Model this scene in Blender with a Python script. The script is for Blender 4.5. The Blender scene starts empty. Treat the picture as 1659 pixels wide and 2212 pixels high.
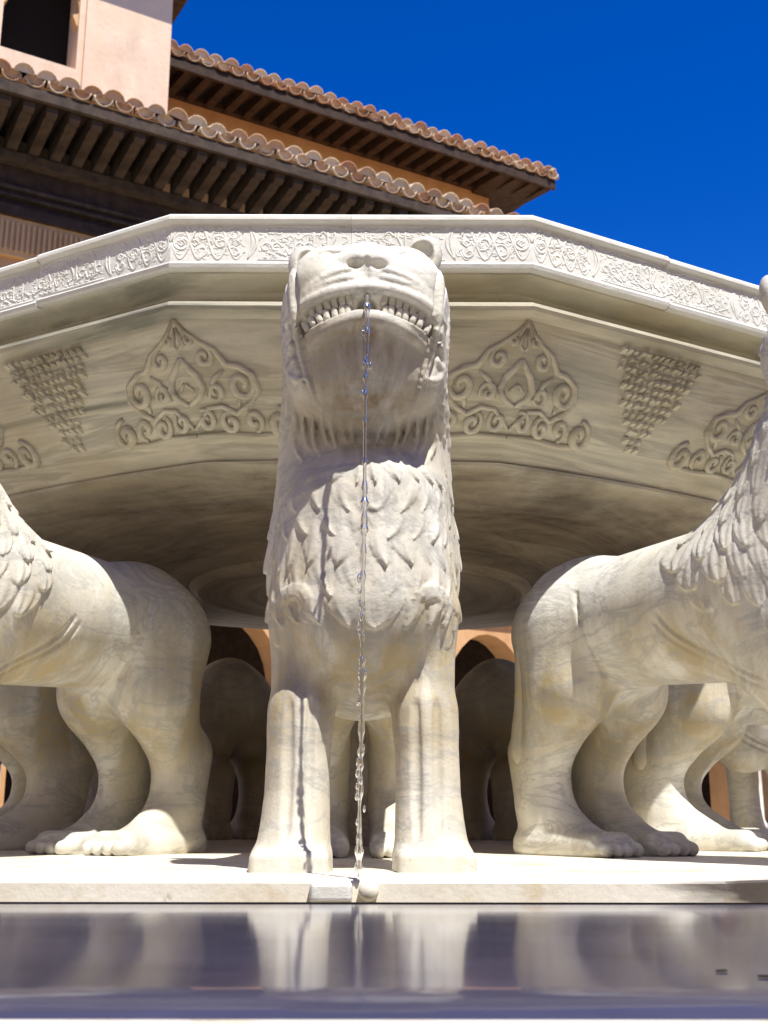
import bpy, math, random
import numpy as np
from mathutils import Matrix, Vector
random.seed(7); rng = np.random.RandomState(7)
S = bpy.context.scene
C = S.collection
R_ = math.radians

# ------------------------------------------------------------------ camera
def make_camera():
    pit, yaw, roll = .2491, .0036, .0013
    F = Vector((math.sin(yaw)*math.cos(pit), math.cos(yaw)*math.cos(pit), math.sin(pit)))
    R = Vector((math.cos(yaw), -math.sin(yaw), 0)); U = R.cross(F)
    R2 = R*math.cos(roll)+U*math.sin(roll); U2 = U*math.cos(roll)-R*math.sin(roll)
    cd = bpy.data.cameras.new('camera'); co = bpy.data.objects.new('camera', cd); C.objects.link(co)
    M = Matrix((R2, U2, -F)).transposed().to_4x4(); M.translation = Vector((.0546, -3.3412, .0741))
    co.matrix_world = M
    cd.sensor_fit = 'VERTICAL'; cd.angle = 2*math.atan(1106/2584.25)
    cd.clip_start = .02; cd.clip_end = 500
    cd.dof.use_dof = True; cd.dof.focus_distance = 1.8; cd.dof.aperture_fstop = 9.0
    S.camera = co
make_camera()

# ------------------------------------------------------------------ light
SUN_EL, SUN_AZ = R_(62), R_(27)     # azimuth measured from -Y towards +X
w = bpy.data.worlds.new('World'); S.world = w; w.use_nodes = True
nt = w.node_tree; nt.nodes.clear()
sky = nt.nodes.new('ShaderNodeTexSky'); sky.sky_type = 'NISHITA'; sky.sun_disc = False
sky.sun_elevation = SUN_EL
sky.sun_rotation = math.pi-SUN_AZ
sky.altitude = 1500; sky.air_density = 1.0; sky.dust_density = .15; sky.ozone_density = 4.0
hs = nt.nodes.new('ShaderNodeHueSaturation'); hs.inputs['Saturation'].default_value = 1.38; hs.inputs['Value'].default_value = 1.42; hs.inputs['Hue'].default_value = .517
gmn = nt.nodes.new('ShaderNodeGamma'); gmn.inputs[1].default_value = 1.1
bg = nt.nodes.new('ShaderNodeBackground'); bg.inputs[1].default_value = .076
ow = nt.nodes.new('ShaderNodeOutputWorld')
nt.links.new(sky.outputs[0], hs.inputs['Color']); nt.links.new(hs.outputs[0], gmn.inputs[0]); nt.links.new(gmn.outputs[0], bg.inputs[0]); nt.links.new(bg.outputs[0], ow.inputs[0])
sd = bpy.data.lights.new('sun', 'SUN'); sd.energy = 5.0; sd.angle = R_(.55); sd.color = (1, .96, .885)
so = bpy.data.objects.new('sun', sd); C.objects.link(so)
sdir = Vector((math.sin(SUN_AZ)*math.cos(SUN_EL), -math.cos(SUN_AZ)*math.cos(SUN_EL), math.sin(SUN_EL)))
so.rotation_euler = sdir.to_track_quat('Z', 'Y').to_euler(); so.location = sdir*30
S.view_settings.view_transform = 'Standard'; S.view_settings.look = 'None'
S.view_settings.gamma = 1; S.view_settings.use_curve_mapping = False; S.view_settings.exposure = .6
S.render.engine = 'CYCLES'
S.cycles.max_bounces = 8; S.cycles.diffuse_bounces = 5; S.cycles.glossy_bounces = 4; S.cycles.transmission_bounces = 6
S.cycles.caustics_reflective = False; S.cycles.caustics_refractive = False
S.cycles.use_denoising = True; S.cycles.sample_clamp_indirect = 6

# ------------------------------------------------------------------ materials
class NB:
    def __init__(s, name):
        s.m = bpy.data.materials.new(name); s.m.use_nodes = True; s.t = s.m.node_tree
        s.b = s.t.nodes['Principled BSDF']
        s.co = s.t.nodes.new('ShaderNodeTexCoord').outputs['Object']
    def n(s, typ, **kw):
        nd = s.t.nodes.new(typ)
        for k, v in kw.items():
            if hasattr(nd, k): setattr(nd, k, v)
            else: nd.inputs[k].default_value = v
        return nd
    def l(s, a, b): s.t.links.new(a, b)
    def map(s, scale, loc=(0, 0, 0), rot=(0, 0, 0)):
        m = s.n('ShaderNodeMapping'); s.l(s.co, m.inputs[0])
        m.inputs['Scale'].default_value = scale; m.inputs['Location'].default_value = loc; m.inputs['Rotation'].default_value = rot
        return m.outputs[0]
    def noise(s, vec, scale, detail=4, rough=.55, dist=0):
        n = s.n('ShaderNodeTexNoise', Scale=scale, Detail=detail, Roughness=rough, Distortion=dist)
        s.l(vec, n.inputs['Vector']); return n.outputs['Fac']
    def ramp(s, fac, stops):
        r = s.n('ShaderNodeValToRGB'); e = r.color_ramp.elements
        while len(e) < len(stops): e.new(.5)
        for i, (p, c) in enumerate(stops):
            e[i].position = p; e[i].color = (*c, 1) if len(c) == 3 else c
        s.l(fac, r.inputs[0]); return r.outputs[0]
    def mix(s, fac, a, b, mode='MIX'):
        m = s.n('ShaderNodeMix', data_type='RGBA', blend_type=mode)
        for sock, v in ((m.inputs[0], fac), (m.inputs[6], a), (m.inputs[7], b)):
            if hasattr(v, 'links') or hasattr(v, 'is_output'): s.l(v, sock)
            else: sock.default_value = v if isinstance(v, float) else (*v, 1)
        return m.outputs[2]
    def math(s, op, a, b=0.0):
        m = s.n('ShaderNodeMath', operation=op)
        for i, v in enumerate((a, b)):
            if hasattr(v, 'is_output'): s.l(v, m.inputs[i])
            else: m.inputs[i].default_value = v
        return m.outputs[0]
    def bump(s, h, strength=.3, dist=.01, prev=None):
        b = s.n('ShaderNodeBump', Strength=strength, Distance=dist); s.l(h, b.inputs['Height'])
        if prev is not None: s.l(prev, b.inputs['Normal'])
        s.l(b.outputs[0], s.b.inputs['Normal']); return b.outputs[0]
    def set(s, col, rough=.6, spec=.3):
        if hasattr(col, 'is_output'): s.l(col, s.b.inputs['Base Color'])
        else: s.b.inputs['Base Color'].default_value = (*col, 1)
        s.b.inputs['Roughness'].default_value = rough
        s.b.inputs['Specular IOR Level'].default_value = spec
        return s.m

G3 = lambda v: (v, v, v)
def marble_lion():
    b = NB('weathered_marble')
    col = b.ramp(b.noise(b.map((6, 6, 2.5)), 1.6, 6, .6), [(.25, (.50, .49, .43)), (.5, (.71, .70, .64)), (.75, (.82, .81, .765))])
    # ochre water stains running down the stone
    st = b.noise(b.map((16, 16, 1.6)), 1.0, 5, .6, .3)
    big = b.noise(b.map((3.2, 3.2, 2.2), (2, 1, 4)), 1.0, 3, .5)
    f = b.ramp(b.math('MULTIPLY', st, b.math('MULTIPLY', big, 2.0)), [(.25, G3(0)), (.58, G3(.9))])
    sx = b.n('ShaderNodeSeparateXYZ'); b.l(b.co, sx.inputs[0])
    low = b.ramp(sx.outputs[2], [(.0, G3(.38)), (.14, G3(.45)), (.27, G3(1)), (.38, G3(.7)), (.50, G3(.3))])
    f = b.math('MULTIPLY', b.math('MULTIPLY', f, low), 1.35)
    # ochre water stain below mouth and down the breast, deepened as painted chin shade
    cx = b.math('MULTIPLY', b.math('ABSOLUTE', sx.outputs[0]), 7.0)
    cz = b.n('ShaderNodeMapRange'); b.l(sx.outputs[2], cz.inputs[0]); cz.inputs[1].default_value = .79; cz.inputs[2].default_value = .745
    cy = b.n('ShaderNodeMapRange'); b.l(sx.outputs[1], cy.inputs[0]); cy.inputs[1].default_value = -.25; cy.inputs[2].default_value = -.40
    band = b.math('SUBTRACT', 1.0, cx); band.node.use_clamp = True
    stain_shade = b.math('MULTIPLY', b.math('MULTIPLY', band, cz.outputs[0]), cy.outputs[0])
    stain_shade = b.math('MULTIPLY', stain_shade, b.ramp(sx.outputs[2], [(.40, G3(.12)), (.595, G3(.18)), (.65, G3(1))]))
    stain_shade = b.math('MULTIPLY', stain_shade, b.ramp(b.noise(b.map((22, 22, 2.2), (1, 1, 1)), 1.0, 5, .65), [(.30, G3(.25)), (.52, G3(1.0))]))
    col = b.mix(f, col, (.44, .365, .22))
    col = b.mix(b.math('MULTIPLY', stain_shade, 1.0), col, (.22, .155, .075))
    gv = b.ramp(b.noise(b.map((2.2, 2.2, 5), (0, 0, 0), (.5, .3, 0)), 2.0, 8, .65, 1.5), [(.455, G3(0)), (.5, G3(.6)), (.545, G3(0))])
    col = b.mix(gv, col, (.36, .36, .34))
    gs = b.ramp(b.noise(b.map((5, 5, 4), (9, 2, 2)), 1.5, 5, .7), [(.52, G3(0)), (.75, G3(.5))])
    col = b.mix(gs, col, (.50, .50, .46))
    pt = b.ramp(b.noise(b.co, 30, 6, .75), [(.63, G3(0)), (.70, G3(.55))]); col = b.mix(pt, col, (.27, .25, .21))
    h = b.noise(b.co, 38, 6, .65); h2 = b.noise(b.co, 230, 4, .7)
    p = b.bump(h, .28, .008); b.bump(h2, .25, .0025, p)
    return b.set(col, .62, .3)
def marble_basin():
    b = NB('veined_basin_marble')
    n1 = b.noise(b.map((1.3, 1.3, 17)), 1.0, 6, .62, .35)
    col = b.ramp(n1, [(.30, (.22, .22, .175)), (.41, (.50, .48, .38)), (.50, (.67, .635, .50)), (.56, (.42, .405, .325)), (.62, (.62, .59, .48)), (.74, (.74, .72, .64))])
    big = b.noise(b.map((2.3, 2.3, 3.4), (5, 0, 1)), 1.0, 4, .6)
    col = b.mix(b.ramp(big, [(.45, G3(0)), (.7, G3(.6))]), col, (.47, .37, .20))
    sx = b.n('ShaderNodeSeparateXYZ'); b.l(b.co, sx.inputs[0])
    # underside darkened in the colour: stain band plus the shade under the bowl
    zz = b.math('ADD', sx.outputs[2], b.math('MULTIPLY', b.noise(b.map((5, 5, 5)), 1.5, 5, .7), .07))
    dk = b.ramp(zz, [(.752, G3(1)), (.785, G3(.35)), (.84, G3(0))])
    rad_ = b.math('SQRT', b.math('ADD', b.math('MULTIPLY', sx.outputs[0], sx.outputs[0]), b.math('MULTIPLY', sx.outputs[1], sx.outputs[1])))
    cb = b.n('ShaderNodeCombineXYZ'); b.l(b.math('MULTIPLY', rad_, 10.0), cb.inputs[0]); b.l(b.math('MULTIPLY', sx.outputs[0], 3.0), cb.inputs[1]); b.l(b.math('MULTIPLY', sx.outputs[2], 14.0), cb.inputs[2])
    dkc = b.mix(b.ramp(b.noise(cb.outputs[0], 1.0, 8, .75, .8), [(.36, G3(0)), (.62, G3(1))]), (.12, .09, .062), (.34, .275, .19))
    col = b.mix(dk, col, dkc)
    gr = b.ramp(b.noise(b.map((8, 8, 2)), 1.2, 6, .7), [(.55, G3(0)), (.75, G3(.35))])
    col = b.mix(gr, col, (.36, .34, .28))
    p = b.bump(b.noise(b.co, 30, 6, .65), .25, .006); b.bump(b.noise(b.map((1, 1, 4)), 90, 4, .7), .2, .002, p)
    return b.set(col, .55, .3)
def marble_rim():
    b = NB('pale_rim_marble')
    col = b.ramp(b.noise(b.map((3, 3, 9)), 1.3, 6, .6), [(.25, (.56, .555, .51)), (.5, (.72, .715, .67)), (.75, (.80, .80, .76))])
    st = b.ramp(b.noise(b.map((6, 6, 6), (3, 3, 3)), 1.4, 5, .7), [(.5, G3(0)), (.75, G3(.45))])
    col = b.mix(st, col, (.58, .53, .42))
    p = b.bump(b.noise(b.co, 45, 6, .65), .25, .006); b.bump(b.noise(b.co, 260, 3, .7), .3, .002, p)
    return b.set(col, .6, .3)
def marble_plinth():
    b = NB('plinth_marble')
    col = b.ramp(b.noise(b.map((3, 3, 3)), 1.6, 6, .6), [(.28, (.62, .56, .44)), (.5, (.74, .70, .60)), (.75, (.80, .77, .70))])
    st = b.ramp(b.noise(b.map((7, 7, 7), (3, 7, 3)), 1.3, 6, .7), [(.52, G3(0)), (.7, G3(.7))])
    col = b.mix(st, col, (.56, .42, .22))
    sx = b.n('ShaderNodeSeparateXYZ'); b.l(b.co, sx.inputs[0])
    wet = b.math('ADD', sx.outputs[0], b.math('MULTIPLY', b.noise(b.map((4, 4, 30)), 1.5, 4, .6), .25))  # x plus noise, places the darkening towards the right end
    edge = b.ramp(wet, [(.52, G3(0)), (.64, G3(.93))])           # darkens the return side of the kerb towards the right
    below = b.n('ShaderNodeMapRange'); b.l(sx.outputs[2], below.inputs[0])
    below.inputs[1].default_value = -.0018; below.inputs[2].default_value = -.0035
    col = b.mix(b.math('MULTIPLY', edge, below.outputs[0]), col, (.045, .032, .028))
    sp = b.ramp(b.noise(b.co, 24, 5, .7), [(.62, G3(0)), (.7, G3(.6))])
    col = b.mix(sp, col, (.34, .28, .19))
    b.bump(b.noise(b.co, 60, 6, .65), .3, .004)
    return b.set(col, .5, .35)
def ground_mat():
    b = NB('court_paving_marble')
    col = b.ramp(b.noise(b.map((1, 1, 1)), 1.5, 6, .6), [(.3, (.47, .415, .325)), (.7, (.59, .535, .44))])
    br = b.n('ShaderNodeTexBrick', Scale=1.6); b.l(b.co, br.inputs['Vector'])
    br.inputs['Mortar Size'].default_value = .008
    br.inputs['Color1'].default_value = (1, 1, 1, 1); br.inputs['Color2'].default_value = (.88, .87, .84, 1); br.inputs['Mortar'].default_value = (.45, .4, .33, 1)
    col = b.mix(1.0, col, br.outputs['Color'], 'MULTIPLY')
    b.bump(b.noise(b.co, 30, 5, .6), .2, .005)
    return b.set(col, .6, .3)
def water_mat():
    b = NB('still_dark_water')
    sc = b.ramp(b.noise(b.map((2.2, 5, 1)), 1.5, 5, .6), [(.35, (.034, .034, .062)), (.7, (.062, .060, .098))])
    spk = b.ramp(b.noise(b.map((9, 16, 1), (4, 1, 0)), 1.3, 2, .5), [(.745, G3(0)), (.765, G3(1))])
    col = b.mix(spk, sc, (.012, .012, .03))
    p = b.bump(b.noise(b.map((1.2, 2, 1)), 2.0, 2, .5), .03, .02)
    m = b.set(col, .10, .5)
    b.b.inputs['IOR'].default_value = 1.36
    return m
def plaster(name, c1, c2, streak=.3):
    b = NB(name)
    col = b.ramp(b.noise(b.map((.8, .8, .8)), 1.6, 6, .62), [(.3, c1), (.7, c2)])
    s = b.ramp(b.noise(b.map((5, 5, .5)), 1.4, 5, .6), [(.5, G3(0)), (.8, G3(streak))])
    col = b.mix(s, col, tuple(x*.62 for x in c1))
    bl = b.ramp(b.noise(b.map((1.6, 1.6, 1.1), (3, 2, 7)), 1.5, 6, .7), [(.5, G3(0)), (.68, G3(.45))])
    col = b.mix(bl, col, tuple(x*.74 for x in c1))
    b.bump(b.noise(b.co, 14, 6, .65), .35, .02)
    return b.set(col, .9, .1)
def tile_mat():
    b = NB('old_clay_tile')
    oi = b.n('ShaderNodeObjectInfo')
    col = b.ramp(oi.outputs['Random'], [(0, (.46, .22, .12)), (.3, (.56, .34, .20)), (.55, (.64, .46, .31)), (.8, (.70, .56, .40)), (1, (.45, .28, .18))])
    l = b.ramp(b.noise(b.map((12, 12, 12)), 1.3, 6, .7), [(.45, G3(0)), (.7, G3(.8))])
    col = b.mix(l, col, (.47, .40, .24))
    d = b.ramp(b.noise(b.map((20, 20, 20), (5, 5, 5)), 1.0, 5, .7), [(.56, G3(0)), (.72, G3(.7))])
    col = b.mix(d, col, (.16, .12, .09))
    b.bump(b.noise(b.co, 40, 5, .7), .5, .01)
    return b.set(col, .9, .1)
def wood_mat(name, a, c):
    b = NB(name)
    col = b.ramp(b.noise(b.map((3, 3, 3)), 3.0, 6, .65), [(.3, a), (.7, c)])
    b.bump(b.noise(b.map((4, 30, 30)), 2, 5, .6), .4, .01)
    return b.set(col, .8, .15)
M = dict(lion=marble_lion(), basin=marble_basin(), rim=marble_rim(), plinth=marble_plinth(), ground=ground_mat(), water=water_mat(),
         plaster=plaster('peach_lime_plaster', (.66, .47, .33), (.76, .58, .43)), ochre=plaster('ochre_plaster', (.50, .28, .13), (.62, .38, .20)),
         stucco=plaster('carved_stucco', (.52, .32, .15), (.64, .43, .23), .5), tile=tile_mat(), wood=wood_mat('dark_weathered_wood', (.035, .025, .019), (.095, .067, .048)),
         frieze=wood_mat('brown_carved_wood', (.028, .018, .014), (.065, .042, .03)),
         column=plaster('column_marble', (.70, .66, .58), (.78, .75, .68), .2))
lf = NB('dead_leaf_brown'); M['leaf'] = lf.set((.02, .016, .02), .8, .2)
gm = NB('clear_running_water'); gm.b.inputs['Transmission Weight'].default_value = 1; gm.b.inputs['IOR'].default_value = 1.33
gm.b.inputs['Roughness'].default_value = .14; M['clear'] = gm.m
dm = NB('dark_interior'); M['void'] = dm.set((.02, .016, .013), .9, .0)

# ------------------------------------------------------------------ object helpers
def mesh_np(name, V, Q, mat, smooth=True):
    me = bpy.data.meshes.new(name); V = np.asarray(V, np.float32); 
    if isinstance(Q, np.ndarray):
        k = Q.shape[1]
        me.vertices.add(len(V)); me.vertices.foreach_set('co', V.ravel())
        me.loops.add(Q.size); me.loops.foreach_set('vertex_index', Q.astype(np.int32).ravel())
        me.polygons.add(len(Q)); me.polygons.foreach_set('loop_start', np.arange(0, Q.size, k, dtype=np.int32))
        me.update(calc_edges=True)
    else:
        me.from_pydata([tuple(map(float, v)) for v in V], [], [tuple(int(i) for i in q) for q in Q]); me.update()
    if smooth: me.polygons.foreach_set('use_smooth', [True]*len(me.polygons))
    me.materials.append(mat); return me
def link(name, me, parent=None, loc=(0, 0, 0), rot=(0, 0, 0), **props):
    o = bpy.data.objects.new(name, me); C.objects.link(o); o.parent = parent; o.location = loc; o.rotation_euler = rot
    for k, v in props.items(): o[k] = v
    return o
def thing(name, label, cat, loc=(0, 0, 0), rotz=0, group=None):
    o = bpy.data.objects.new(name, None); C.objects.link(o); o.empty_display_size = .1
    o.location = loc; o.rotation_euler = (0, 0, rotz); o['label'] = label; o['category'] = cat
    if group: o['group'] = group
    return o
class MB:
    """collects faces of one mesh"""
    def __init__(s): s.v = []; s.f = []
    def add(s, V, F):
        n = len(s.v); s.v += [tuple(map(float, p)) for p in V]; s.f += [tuple(i+n for i in q) for q in F]
    def box(s, lo, hi, xf=None):
        a, b = lo, hi
        V = [(x, y, z) for x in (a[0], b[0]) for y in (a[1], b[1]) for z in (a[2], b[2])]
        if xf: V = [xf(*p) for p in V]
        s.add(V, [(0, 1, 3, 2), (4, 6, 7, 5), (0, 4, 5, 1), (2, 3, 7, 6), (0, 2, 6, 4), (1, 5, 7, 3)])
    def tube(s, P, R, n=6, squash=1.0, N=None):
        """P points, R radii; N normals for the squash direction"""
        P = [Vector(p) for p in P]; rings = []
        for i, p in enumerate(P):
            d = (P[min(i+1, len(P)-1)]-P[max(i-1, 0)]).normalized()
            up = Vector(N[i]) if N is not None else Vector((0, 0, 1))
            if abs(d.dot(up)) > .95: up = Vector((1, 0, 0))
            a = d.cross(up).normalized(); b2 = a.cross(d)
            rings.append([p+(a*math.cos(t)+b2*math.sin(t)*squash)*R[i] for t in [2*math.pi*k/n for k in range(n)]])
        V = [q for r in rings for q in r]; F = []
        for i in range(len(P)-1):
            for k in range(n):
                F.append((i*n+k, i*n+(k+1) % n, (i+1)*n+(k+1) % n, (i+1)*n+k))
        F.append(tuple(range(n))[::-1]); F.append(tuple((len(P)-1)*n+k for k in range(n)))
        s.add(V, F)
    def mesh(s, name, mat, smooth=False):
        me = mesh_np(name, s.v, s.f, mat, smooth); return me
    def link(s, name, mat, parent=None, smooth=False, loc=(0, 0, 0), rot=(0, 0, 0), **props):
        me = s.mesh(name, mat, smooth)
        o = link(name, me, parent, loc, rot, **props); return o
def bevel(o, wdt=.004, seg=2):
    m = o.modifiers.new('bevel', 'BEVEL'); m.width = wdt; m.segments = seg; m.limit_method = 'ANGLE'; m.angle_limit = R_(30)

# ------------------------------------------------------------------ distance-field sculpting
class Field:
    def __init__(s, lo, hi, h):
        s.lo = np.array(lo, float); s.h = h
        s.n = np.ceil((np.array(hi)-s.lo)/h).astype(int)+1
        s.v = np.full(s.n, .5, np.float32)
        s.ax = [(s.lo[i]+h*np.arange(s.n[i])).astype(np.float32) for i in range(3)]
    def sub(s, lo, hi):
        i0 = np.clip(np.floor((np.array(lo)-s.lo)/s.h).astype(int), 0, s.n); i1 = np.clip(np.ceil((np.array(hi)-s.lo)/s.h).astype(int)+1, 0, s.n)
        sl = tuple(slice(a, b) for a, b in zip(i0, i1))
        X = s.ax[0][sl[0]][:, None, None]; Y = s.ax[1][sl[1]][None, :, None]; Z = s.ax[2][sl[2]][None, None, :]
        return sl, X, Y, Z
    def comb(s, sl, d, k, cut):
        a = s.v[sl]
        if a.size == 0: return
        if cut:
            d = -d; h = np.clip(.5-.5*(d-a)/k, 0, 1); s.v[sl] = d+(a-d)*h+k*h*(1-h)
        else:
            h = np.clip(.5+.5*(d-a)/k, 0, 1); s.v[sl] = d+(a-d)*h-k*h*(1-h)
    def ell(s, c, r, k=.02, rx=0, rz=0, ry=0, cut=False):
        c = np.array(c, float); m = max(r)+k+3*s.h
        sl, X, Y, Z = s.sub(c-m, c+m)
        E = Matrix.Rotation(rz, 3, 'Z') @ Matrix.Rotation(ry, 3, 'Y') @ Matrix.Rotation(rx, 3, 'X'); E = np.array(E.transposed(), np.float32)
        x, y, z = X-np.float32(c[0]), Y-np.float32(c[1]), Z-np.float32(c[2])
        q = [E[i, 0]*x+E[i, 1]*y+E[i, 2]*z for i in range(3)]
        k0 = np.sqrt(sum((q[i]/r[i])**2 for i in range(3))); k1 = np.sqrt(sum((q[i]/r[i]**2)**2 for i in range(3)))+1e-6
        s.comb(sl, (k0*(k0-1)/k1).astype(np.float32), k, cut)
    def box(s, c, b, rd, k=.02, cut=False):
        c = np.array(c, float); b = np.array(b, float); m = b+k+3*s.h
        sl, X, Y, Z = s.sub(c-m, c+m)
        q = [np.abs(A-np.float32(c[i]))-np.float32(b[i]-rd) for i, A in enumerate((X, Y, Z))]
        out = np.sqrt(sum(np.maximum(t, 0)**2 for t in q)); ins = np.minimum(np.maximum(np.maximum(q[0], q[1]), q[2]), 0)
        s.comb(sl, (out+ins-rd).astype(np.float32), k, cut)
    def cap(s, a, b, ra, rb, k=.02, cut=False, sc=(1, 1, 1)):
        """tapered capsule; sc flattens the section per axis"""
        a = np.array(a, float); b = np.array(b, float); m = max(ra, rb)*1.0/min(sc)+k+3*s.h
        sl, X, Y, Z = s.sub(np.minimum(a, b)-m, np.maximum(a, b)+m)
        ab = b-a; L = float(ab@ab)+1e-9
        pa = [A-np.float32(a[i]) for i, A in enumerate((X, Y, Z))]
        t = np.clip((pa[0]*ab[0]+pa[1]*ab[1]+pa[2]*ab[2])/L, 0, 1).astype(np.float32)
        d = np.sqrt(sum(((pa[i]-t*np.float32(ab[i]))*sc[i])**2 for i in range(3)))-(ra+(rb-ra)*t)
        s.comb(sl, d.astype(np.float32), k, cut)
    def chain(s, P, R, k=.006, cut=False):
        P = [np.array(p, float) for p in P]
        if len(P) > 4:
            for _ in range(2 if len(P) < 10 else 6):
                Q = [P[0]]+[(P[i-1]+2*P[i]+P[i+1])/4 for i in range(1, len(P)-1)]+[P[-1]]; P = Q
        for i in range(len(P)-1): s.cap(P[i], P[i+1], R[i], R[i+1], k, cut)
    def _hit(s, ax, i, k, sg):
        """surface coordinate along y (ax=1, from the front) or x (ax=0, from side sg)"""
        if ax == 1: col = s.base[i, :, k]; w_ = np.nonzero(col < 0)[0]
        else: col = s.base[:, i, k]; w_ = np.nonzero(col < 0)[0]
        if len(w_) == 0: return None
        if ax == 1 or sg < 0: j = w_[0]; t = 0 if j == 0 else -col[j]/(col[j-1]-col[j]); return s.lo[ax]+(j-t)*s.h
        j = w_[-1]; t = 0 if j == len(col)-1 else -col[j]/(col[j+1]-col[j]); return s.lo[ax]+(j+t)*s.h
    def _bil(s, ax, p, z, sg):
        o = 0 if ax == 1 else 1
        fi = min(max((p-s.lo[o])/s.h, 0), s.n[o]-1.001); fk = min(max((z-s.lo[2])/s.h, 0), s.n[2]-1.001)
        i, k = int(fi), int(fk); a, b = fi-i, fk-k
        v = [s._hit(ax, i+di, k+dk, sg) for di in (0, 1) for dk in (0, 1)]
        if any(q is None for q in v): return None
        return v[0]*(1-a)*(1-b)+v[1]*(1-a)*b+v[2]*a*(1-b)+v[3]*a*b
    def front(s, x, z, off=0.0):
        y = s._bil(1, x, z, -1); return None if y is None else np.array([x, y+off, z])
    def side(s, y, z, sg):
        x = s._bil(0, y, z, sg); return None if x is None else np.array([x, y, z])
    def extract(s):
        v = s.v; ins = v < 0; h = s.h
        n = np.array(v.shape)-1
        cnt = np.zeros(n, np.int8)
        for dx in (0, 1):
            for dy in (0, 1):
                for dz in (0, 1): cnt += ins[dx:dx+n[0], dy:dy+n[1], dz:dz+n[2]]
        act = (cnt > 0) & (cnt < 8); idx = np.argwhere(act); ids = np.full(n, -1, np.int32); ids[act] = np.arange(len(idx))
        acc = np.zeros((len(idx), 3)); num = np.zeros(len(idx))
        corners = [(a, b, c) for a in (0, 1) for b in (0, 1) for c in (0, 1)]
        for a in corners:
            for ax in range(3):
                if a[ax]: continue
                b = list(a); b[ax] = 1
                va = v[idx[:, 0]+a[0], idx[:, 1]+a[1], idx[:, 2]+a[2]]; vb = v[idx[:, 0]+b[0], idx[:, 1]+b[1], idx[:, 2]+b[2]]
                m = (va < 0) != (vb < 0); t = np.where(m, va/(va-vb+1e-12), 0)
                pt = np.tile(np.array(a, float), (len(idx), 1)); pt[:, ax] = t
                acc += pt*m[:, None]; num += m
        V = (idx+acc/num[:, None])*h+s.lo
        Q = []
        for ax in range(3):
            o1, o2 = [(1, 2), (2, 0), (0, 1)][ax]
            sa = [slice(0, -1) if i == ax else slice(1, -1) for i in range(3)]; sb = [slice(1, None) if i == ax else slice(1, -1) for i in range(3)]
            A = ins[tuple(sa)]; B = ins[tuple(sb)]; ch = np.argwhere(A != B)
            fl = A[tuple(ch.T)]
            base = ch.copy(); base[:, o1] += 1; base[:, o2] += 1
            def cid(d1, d2):
                q = base.copy(); q[:, o1] -= d1; q[:, o2] -= d2; return ids[q[:, 0], q[:, 1], q[:, 2]]
            q = np.stack([cid(1, 1), cid(0, 1), cid(0, 0), cid(1, 0)], 1)
            q[~fl] = q[~fl][:, ::-1]; Q.append(q)
        return V, np.concatenate(Q)

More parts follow.
